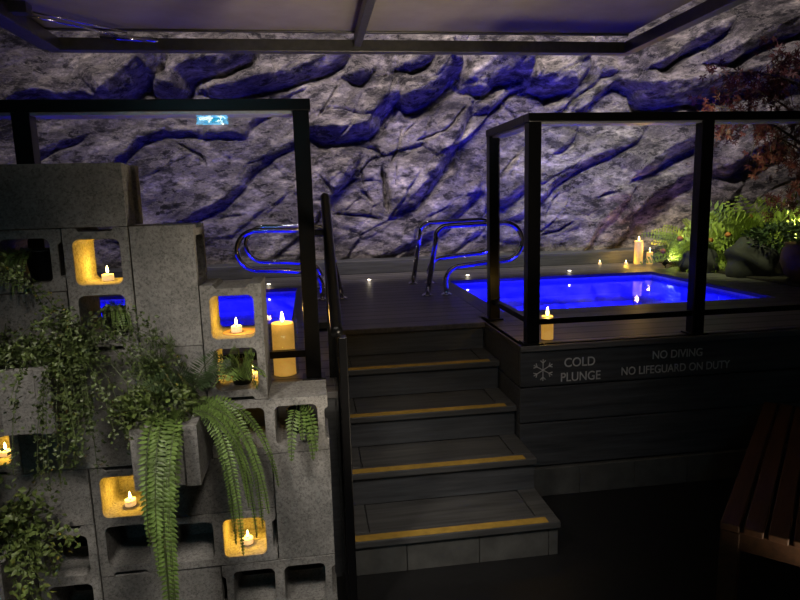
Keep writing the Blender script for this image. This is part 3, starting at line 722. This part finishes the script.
# ------------------------------------------------------------------ bench
bn = thing('bench', (.325, -.584, 0), 'slatted brown wooden bench at the dark edge by the deck', 'bench')
bn.rotation_euler = (0, 0, math.radians(46.5))
for k in range(10):
    m = MB(); m.box((0.0, -.060 - k * .072, .425), (1.5, -.0 - k * .072, .45)); m.build('slat', BENCH, bn, bevel=.004)
m = MB(); m.box((.015, -.70, .355), (.05, -.04, .424)); m.build('apron', BENCH, bn, bevel=.003)
m = MB(); m.box((.05, -.05, .365), (1.45, -.02, .424)); m.build('side_rail', BENCH, bn, bevel=.003)
for lx, ly in ((.0, -.062), (.0, -.72), (1.42, -.062), (1.42, -.72)):
    m = MB(); m.box((lx, ly, 0), (lx + .06, ly + .06, .424)); m.build('leg', BENCH, bn, bevel=.003)

# ------------------------------------------------------------------ plants
def rnd(a, b): return random.uniform(a, b)
def arcpath(p0, d0, grav, L, n=14):
    p = Vector(p0); d = Vector(d0).normalized(); out = [p.copy()]
    for i in range(n):
        d = (d + Vector((0, 0, -grav)) * (L / n)).normalized(); p = p + d * (L / n); out.append(p.copy())
    return out
def frond(mb, path, ll, lw, step=None, taper=.6, droop=.25, base=.0, face=False):
    """leaflets in pairs along a path"""
    n = len(path) - 1; total = sum((path[i + 1] - path[i]).length for i in range(n))
    step = step or lw * 1.15; s = base * total
    tw = rnd(0, 6.3); ftw = rnd(-.9, .9)
    while s < total * .995:
        f = s / total; i = min(int(f * n), n - 1); t = f * n - i
        p = path[i].lerp(path[i + 1], t); d = (path[i + 1] - path[i]).normalized()
        ref = Vector((math.cos(tw), math.sin(tw), .25)) if not face else Vector((ftw, 1, 0)); sd = d.cross(ref)
        if sd.length < .1: sd = d.cross(Vector((1, 0, 0)))
        sd.normalize(); k = ll * max(.15, (1 - f ** 2.2 * (1 - .2)) * min(1, .4 + f * 6) if taper else 1)
        for q in (1, -1):
            dd = sd * q + d * rnd(.15, .4) + Vector((0, 0, -droop)); mb.leaf(p, dd, d, k * rnd(.85, 1.1), lw)
        s += step
    return mb
def stemtube(mb, path, r): mb.tube(path[::2] if len(path) > 6 else path, r, 5, False)
def plant(name, loc, label, group=None): return thing(name, loc, label, 'plant', group)
ZERO = (0, 0, 0)
def fern_clump(name, label, m_, fronds, ll, lw, stem_r=.0016, droop=.25, pot=None):
    t = plant(name, ZERO, label); a = MB(); b = MB()
    for p0, d0, g, L in fronds:
        pa = arcpath(p0, d0, g, L); frond(a, pa, ll, lw, droop=droop, face=True); stemtube(b, pa, stem_r)
    a.build('fronds', m_, t); b.build('stems', STEM, t)
    if pot:
        x, y, z, r, h = pot; k = MB(); k.lathe([(r * .78, 0), (r, h), (r * 1.06, h), (r * 1.06, h + .006), (r * .92, h + .006), (r * .9, h - .01), (.001, h - .01)], (x, y, z), 22); k.build('pot', PLAST, t, True)
    return t
# long hanging ferns in the middle planter
fr_ = []
for k in range(9): fr_.append((((-1.505 if k % 2 else -1.455) + rnd(-.018, .018), -.53 + rnd(-.02, .05), .955), (rnd(-.05, .05), -.55, .25), 9, rnd(.24, .58)))
for k in range(4): fr_.append(((-1.50 + rnd(0, .04), -.55, .955), (rnd(-.02, .06), -.5, .2), 9, rnd(.66, .76)))
fern_clump('hanging_fern', 'long green fern strands hanging down the front of the middle planter', FERN, fr_, .033, .012)
fr_ = []
for k in range(11): fr_.append(((-1.43 + rnd(-.02, .05), -.50 + rnd(-.03, .1), .965), (rnd(.1, .8), rnd(-.5, -.1), .15), rnd(7, 12), rnd(.30, .52)))
fern_clump('hanging_fern', 'arching fern strands spilling sideways from the middle planter over the blocks', FERN, fr_, .023, .009)
# leafy bush in the middle planter
def bushy(name, label, m_, c, rad, n, ll, lw, z0=None, extra=None, stems=True, group=None):
    t = plant(name, ZERO, label, group); a = MB(); b = MB(); c = Vector(c)
    for k in range(n):
        dv = Vector((random.gauss(0, 1), random.gauss(0, 1), random.gauss(0, 1))).normalized() * rnd(.35, 1) ** .6
        p = c + Vector((dv.x * rad[0], dv.y * rad[1], dv.z * rad[2]))
        d = Vector((dv.x, dv.y, dv.z * .6)) + Vector((rnd(-.7, .7), rnd(-.7, .7), rnd(-.5, .5)))
        a.leaf(p, d, (rnd(-1, 1), rnd(-1, 1), rnd(-1, 1)), ll * rnd(.6, 1.2), lw * rnd(.7, 1.2))
    if stems:
        for k in range(max(6, n // 45)):
            dv = Vector((random.gauss(0, 1), random.gauss(0, 1), random.gauss(0, .6))).normalized()
            b.tube([(c.x, c.y, c.z - rad[2] * .9), c + Vector((dv.x * rad[0] * .4, dv.y * rad[1] * .4, dv.z * rad[2] * .3)), c + Vector((dv.x * rad[0], dv.y * rad[1], dv.z * rad[2]))], .0018, 5, False)
    a.build('foliage', m_, t)
    if b.v: b.build('stems', STEM, t)
    return t
bushy('leafy_plant', 'round-leaved plant massed on top of the middle planter', BUSH, (-1.53, -.46, .965), (.13, .12, .07), 900, .026, .016)
# feathery asparagus fern
t = plant('feathery_fern', ZERO, 'feathery light green fern standing up behind the middle planter'); a = MB(); b = MB()
for k in range(26):
    pa = arcpath((-1.53 + rnd(-.03, .03), -.43 + rnd(-.03, .03), 1.0), (rnd(-.55, .4), rnd(-.35, .1), 1), 2.6, rnd(.12, .22), 8); stemtube(b, pa, .001)
    for i in range(46):
        f = rnd(.2, 1); q = pa[min(int(f * 8), 7)].lerp(pa[min(int(f * 8) + 1, 8)], (f * 8) % 1)
        a.leaf(q, (rnd(-1, 1), rnd(-1, 1), rnd(-.3, 1)), (rnd(-1, 1), rnd(-1, 1), 0), rnd(.018, .034), .0028)
a.build('needles', ASPA, t); b.build('stems', STEM, t)
# grassy palm
def palm(name, label, c, n, L, ll, lw, m_, up=(.3, 1), spread=1.0, pot=None, bias=(0, 0)):
    t = plant(name, ZERO, label); a = MB(); b = MB()
    for k in range(n):
        an = 2 * PI * k / n + rnd(-.3, .3)
        pa = arcpath(c, (math.cos(an) * spread + bias[0], math.sin(an) * spread + bias[1], rnd(*up)), rnd(3, 5.5) * .25 / max(L, .1), L * rnd(.75, 1.1), 10); stemtube(b, pa, .0016)
        frond(a, pa, ll, lw, step=lw * 1.25, droop=.1, base=.22)
    a.build('fronds', m_, t); b.build('stems', STEM, t)
    if pot:
        x, y, z, r, h = pot; k = MB(); k.lathe([(r * .78, 0), (r, h), (r * 1.06, h), (r * 1.06, h + .006), (r * .92, h + .006), (r * .9, h - .01), (.001, h - .01)], (x, y, z), 22); k.build('pot', PLAST, t, True)
    return t
palm('grassy_palm', 'dark narrow-leaved palm tuft at the back corner of the middle planter', (-1.44, -.42, .98), 9, .20, .06, .006, DARKL, (.8, 1.6), .7)
# trailing ivy over the edge planter
t = plant('trailing_ivy', ZERO, 'dense dark ivy trailing over the block planter near the picture edge'); a = MB(); b = MB()
def trail(p0, d0, g, L, n, w, lz=.0135):
    n = int(n * (1.7 if lz < .02 else 1))
    pa = arcpath(p0, d0, g, L, 16); stemtube(b, pa, .0012)
    for i in range(n):
        f = rnd(.03, 1); q = pa[min(int(f * 16), 15)].lerp(pa[min(int(f * 16) + 1, 16)], (f * 16) % 1)
        q = q + Vector((random.gauss(0, w), random.gauss(0, w * .6), random.gauss(0, w)))
        a.leaf(q, (rnd(-1, 1), rnd(-1, .3), rnd(-1, .6)), (rnd(-1, 1), rnd(-1, 1), rnd(-1, 1)), rnd(.6, 1.2) * lz, lz * .72)
for k in range(38): trail((-1.775 + rnd(-.02, .035), -.47 + rnd(-.09, .09), 1.14), (rnd(-.05, .28), rnd(-.5, .2), .35), rnd(5, 9), rnd(.36, .54), 70, .011)
for k in range(22): trail((-1.93 + rnd(-.14, .05), -.52 + rnd(-.06, .08), 1.15), (rnd(-.7, .0), rnd(-.6, .1), .35), rnd(6, 9), rnd(.2, .34), 60, .012)
for k in range(26): trail((-2.03 + rnd(-.1, .045), -.59 + rnd(-.02, .03), 1.13), (rnd(-.3, .2), -.5, .3), 9, rnd(.24, .40), 60, .014)
for k in range(26): trail((-1.9 + rnd(-.1, .1), -.46 + rnd(-.09, .09), 1.13), (rnd(-1, 1), rnd(-.8, .6), rnd(.4, 1.2)), 7, rnd(.08, .16), 45, .016)
a.build('foliage', IVY, t); b.build('vines', STEM, t)
# low planter bush
t = plant('leafy_bush', ZERO, 'leafy green bush growing from the low corner planter'); a = MB(); b = MB()
for k in range(20): trail((-2.08 + rnd(-.07, .05), -.45 + rnd(-.07, .07), .55), (rnd(-.6, 1), rnd(-.7, .3), rnd(.5, 1.4)), 3.5, rnd(.14, .26), 46, .016, .026)
for k in range(9): trail((-1.99, -.47 + rnd(-.07, .05), .56), (rnd(.2, .7), rnd(-.6, .0), .3), 9, rnd(.18, .28), 50, .014, .022)
a.build('foliage', BUSH, t); b.build('stems', STEM, t)
# small pots in the holes
fern_clump('potted_fern', 'potted fern hanging from the hole below the topmost candle', FERN, [((-1.685 + rnd(-.02, .03), -.30, 1.265), (rnd(.0, .8), -1, .5), 11, rnd(.14, .21)) for k in range(6)], .022, .008, pot=(-1.685, -.275, 1.166, .042, .085))
fern_clump('potted_fern', 'potted fern hanging from the side-laid block near the picture edge', FERN, [((-1.92 + rnd(-.03, .02), -.31, 1.45), (rnd(-.5, .2), -1, .4), 11, rnd(.14, .24)) for k in range(8)], .022, .008, pot=(-1.885, -.28, 1.362, .052, .09))
fern_clump('hanging_fern', 'short fern hanging from a dark hole of the end block', FERN, [((-1.105 + rnd(-.02, .03), -.34, .89), (rnd(-.2, .3), -1, .3), 13, rnd(.14, .24)) for k in range(5)], .030, .011, pot=(-1.105, -.26, .784, .042, .07))
palm('potted_palm', 'potted palm with drooping leaves in the hole below the tealight on the wood slice', (-1.285, -.33, 1.05), 9, .16, .055, .012, FERN, (.15, .7), .45, (-1.29, -.29, .972, .038, .075), (.05, -.85))

# garden bed at the far end: shrubs, boulders, pot, maple
def fbush(name, label, m_, c, n, L, ll, lw, up=(.4, 1.4), bias=(0, 0), sp=1.0):
    return palm(name, label, c, n, L, ll, lw, m_, up, sp, None, bias)
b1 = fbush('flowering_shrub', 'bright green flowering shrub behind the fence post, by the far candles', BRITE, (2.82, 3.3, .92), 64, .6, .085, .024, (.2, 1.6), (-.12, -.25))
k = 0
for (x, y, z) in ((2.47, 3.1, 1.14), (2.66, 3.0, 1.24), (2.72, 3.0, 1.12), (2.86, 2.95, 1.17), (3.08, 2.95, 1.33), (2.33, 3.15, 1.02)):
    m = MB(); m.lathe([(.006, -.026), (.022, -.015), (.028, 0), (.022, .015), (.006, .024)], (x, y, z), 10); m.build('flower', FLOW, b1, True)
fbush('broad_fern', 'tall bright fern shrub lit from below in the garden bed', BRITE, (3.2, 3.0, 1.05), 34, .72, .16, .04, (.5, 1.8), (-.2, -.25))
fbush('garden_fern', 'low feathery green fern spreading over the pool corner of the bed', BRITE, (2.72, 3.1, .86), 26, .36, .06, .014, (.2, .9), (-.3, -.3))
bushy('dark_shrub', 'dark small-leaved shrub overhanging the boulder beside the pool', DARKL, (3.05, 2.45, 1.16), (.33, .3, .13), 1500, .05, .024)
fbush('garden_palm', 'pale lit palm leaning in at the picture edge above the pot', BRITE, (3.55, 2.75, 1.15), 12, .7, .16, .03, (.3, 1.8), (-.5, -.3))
def boulder(loc, s, seed, label):
    bm = bmesh.new(); bmesh.ops.create_icosphere(bm, subdivisions=4, radius=1)
    for v in bm.verts:
        n = v.co.normalized(); k = 1 + .22 * math.sin(n.x * 3.1 + seed) * math.cos(n.y * 2.7 + seed * 2) + .10 * math.sin(n.z * 6 + n.x * 5 + seed)
        v.co = Vector((n.x * s[0], n.y * s[1], n.z * s[2])) * k
    me = bpy.data.meshes.new('boulder'); bm.to_mesh(me); bm.free(); me.materials.append(STONE)
    for p in me.polygons: p.use_smooth = True
    o = bpy.data.objects.new('boulder', me); C.objects.link(o); o.location = loc; tag(o, label, 'boulder', 'garden boulders')
boulder((2.62, 2.98, .91), (.16, .13, .13), 1, 'smaller dark boulder behind the fence post by the pool corner')
boulder((2.80, 2.55, .96), (.20, .18, .18), 3, 'larger dark boulder under the overhanging dark shrub')
t = thing('clay_planter', (2.95, 2.02, .84), 'brown rounded clay planter in the dark bed corner', 'planter')
m = MB(); m.lathe([(.13, 0), (.20, .06), (.235, .16), (.225, .25), (.20, .29), (.215, .31), (.19, .31), (.18, .27), (.001, .26)], n=32); m.build('bowl', CLAY, t, True)
m = MB(); m.lathe([(.179, .266), (.12, .28), (.001, .285)], n=24); m.build('earth', SOIL, t, True)
# red maple reaching in
t = plant('red_maple', (0, 0, 0), 'red-leaved maple with thin dark branches reaching in front of the rock'); b = MB(); a = MB()
tips = []
b.tube([(3.75, 2.75, .84), (3.68, 2.75, 1.5), (3.55, 2.72, 2.1), (3.5, 2.7, 2.75)], [.05, .042, .034, .02], 8)
m_trunk = b.build('trunk', BARK, t, True); b = MB()
BR = [((3.6, 2.73, 1.9), (3.1, 2.62, 2.32), (2.45, 2.6, 2.42)), ((3.55, 2.72, 2.1), (3.2, 2.75, 2.55), (2.75, 2.75, 2.6)), ((3.5, 2.7, 2.5), (3.1, 2.7, 2.75), (2.6, 2.7, 2.72)),
      ((3.6, 2.73, 1.85), (3.3, 2.65, 2.12), (2.85, 2.6, 2.2)), ((3.62, 2.73, 1.75), (3.35, 2.6, 1.95), (3.2, 2.55, 1.7)), ((3.5, 2.7, 2.65), (3.3, 2.7, 2.85), (3.0, 2.7, 2.9))]
BR = [[(x, y, z - .13) for x, y, z in p] for p in BR]
for p in BR:
    pa = [Vector(q) for q in p]; path = [pa[0].lerp(pa[1], s).lerp(pa[1].lerp(pa[2], s), s) for s in [i / 10 for i in range(11)]]
    b.tube(path, [.016 - .0013 * i for i in range(11)], 6)
    for i in range(3, 11):
        for q in range(2):
            d = Vector((rnd(-1, .3), rnd(-.8, .8), rnd(-.9, .5))); tp = [path[i], path[i] + d * .10, path[i] + d * rnd(.16, .26) + Vector((0, 0, -.05))]
            b.tube(tp, .003, 4, False); tips += [tp[1], tp[2], tp[2] + Vector((rnd(-.05, .05), rnd(-.05, .05), -.03))]
for p in tips:
    for j in range(3):
        q = p + Vector((rnd(-.07, .07), rnd(-.07, .07), rnd(-.08, .04))); n = Vector((rnd(-.6, .6), -1, rnd(-.7, .7))).normalized()
        u = n.cross(Vector((rnd(-1, 1), 0, rnd(-1, 1)))).normalized(); v = n.cross(u); sz = rnd(.035, .06)
        for an in (-100, -52, 0, 52, 100):
            r = math.radians(an); d = u * math.cos(r) + v * math.sin(r); a.leaf(q, d, n.cross(d), sz * (1.15 - abs(an) / 260), sz * .28)
a.build('foliage', MAPLE, t); b.build('branches', BARK, t, True)
# spike lights in the bed
def spike(loc, to, e, label, col=(1, .88, .5), h=.06):
    t = thing('garden_spotlight', loc, label, 'spotlight', 'garden spotlights'); d = (Vector(to) - Vector(loc)).normalized()
    m = MB(); m.tube([(0, 0, 0), (0, 0, h)], .006, 8); m.build('spike', BLACK, t)
    m = MB(); c = Vector((0, 0, h + .02)); m.tube([c - d * .03, c + d * .04], .024, 14); m.build('head', BLACK, t, True)
    m = MB(); m.tube([c + d * .0405, c + d * .0425], .019, 14); m.build('lens', LED, t)
    lamp('garden_light', 'SPOT', Vector(loc) + c + d * .05, e * 5, col, .015, to, angle=2.2, blend=1)
spike((2.50, 3.38, DZ), (3.0, 3.15, 1.3), 5, 'small spotlight beside the far candles shining into the flowering shrub', h=.03)
spike((3.45, 2.60, .84), (3.1, 3.1, 1.6), 11, 'small spotlight aimed up into the pale palm', h=.26)
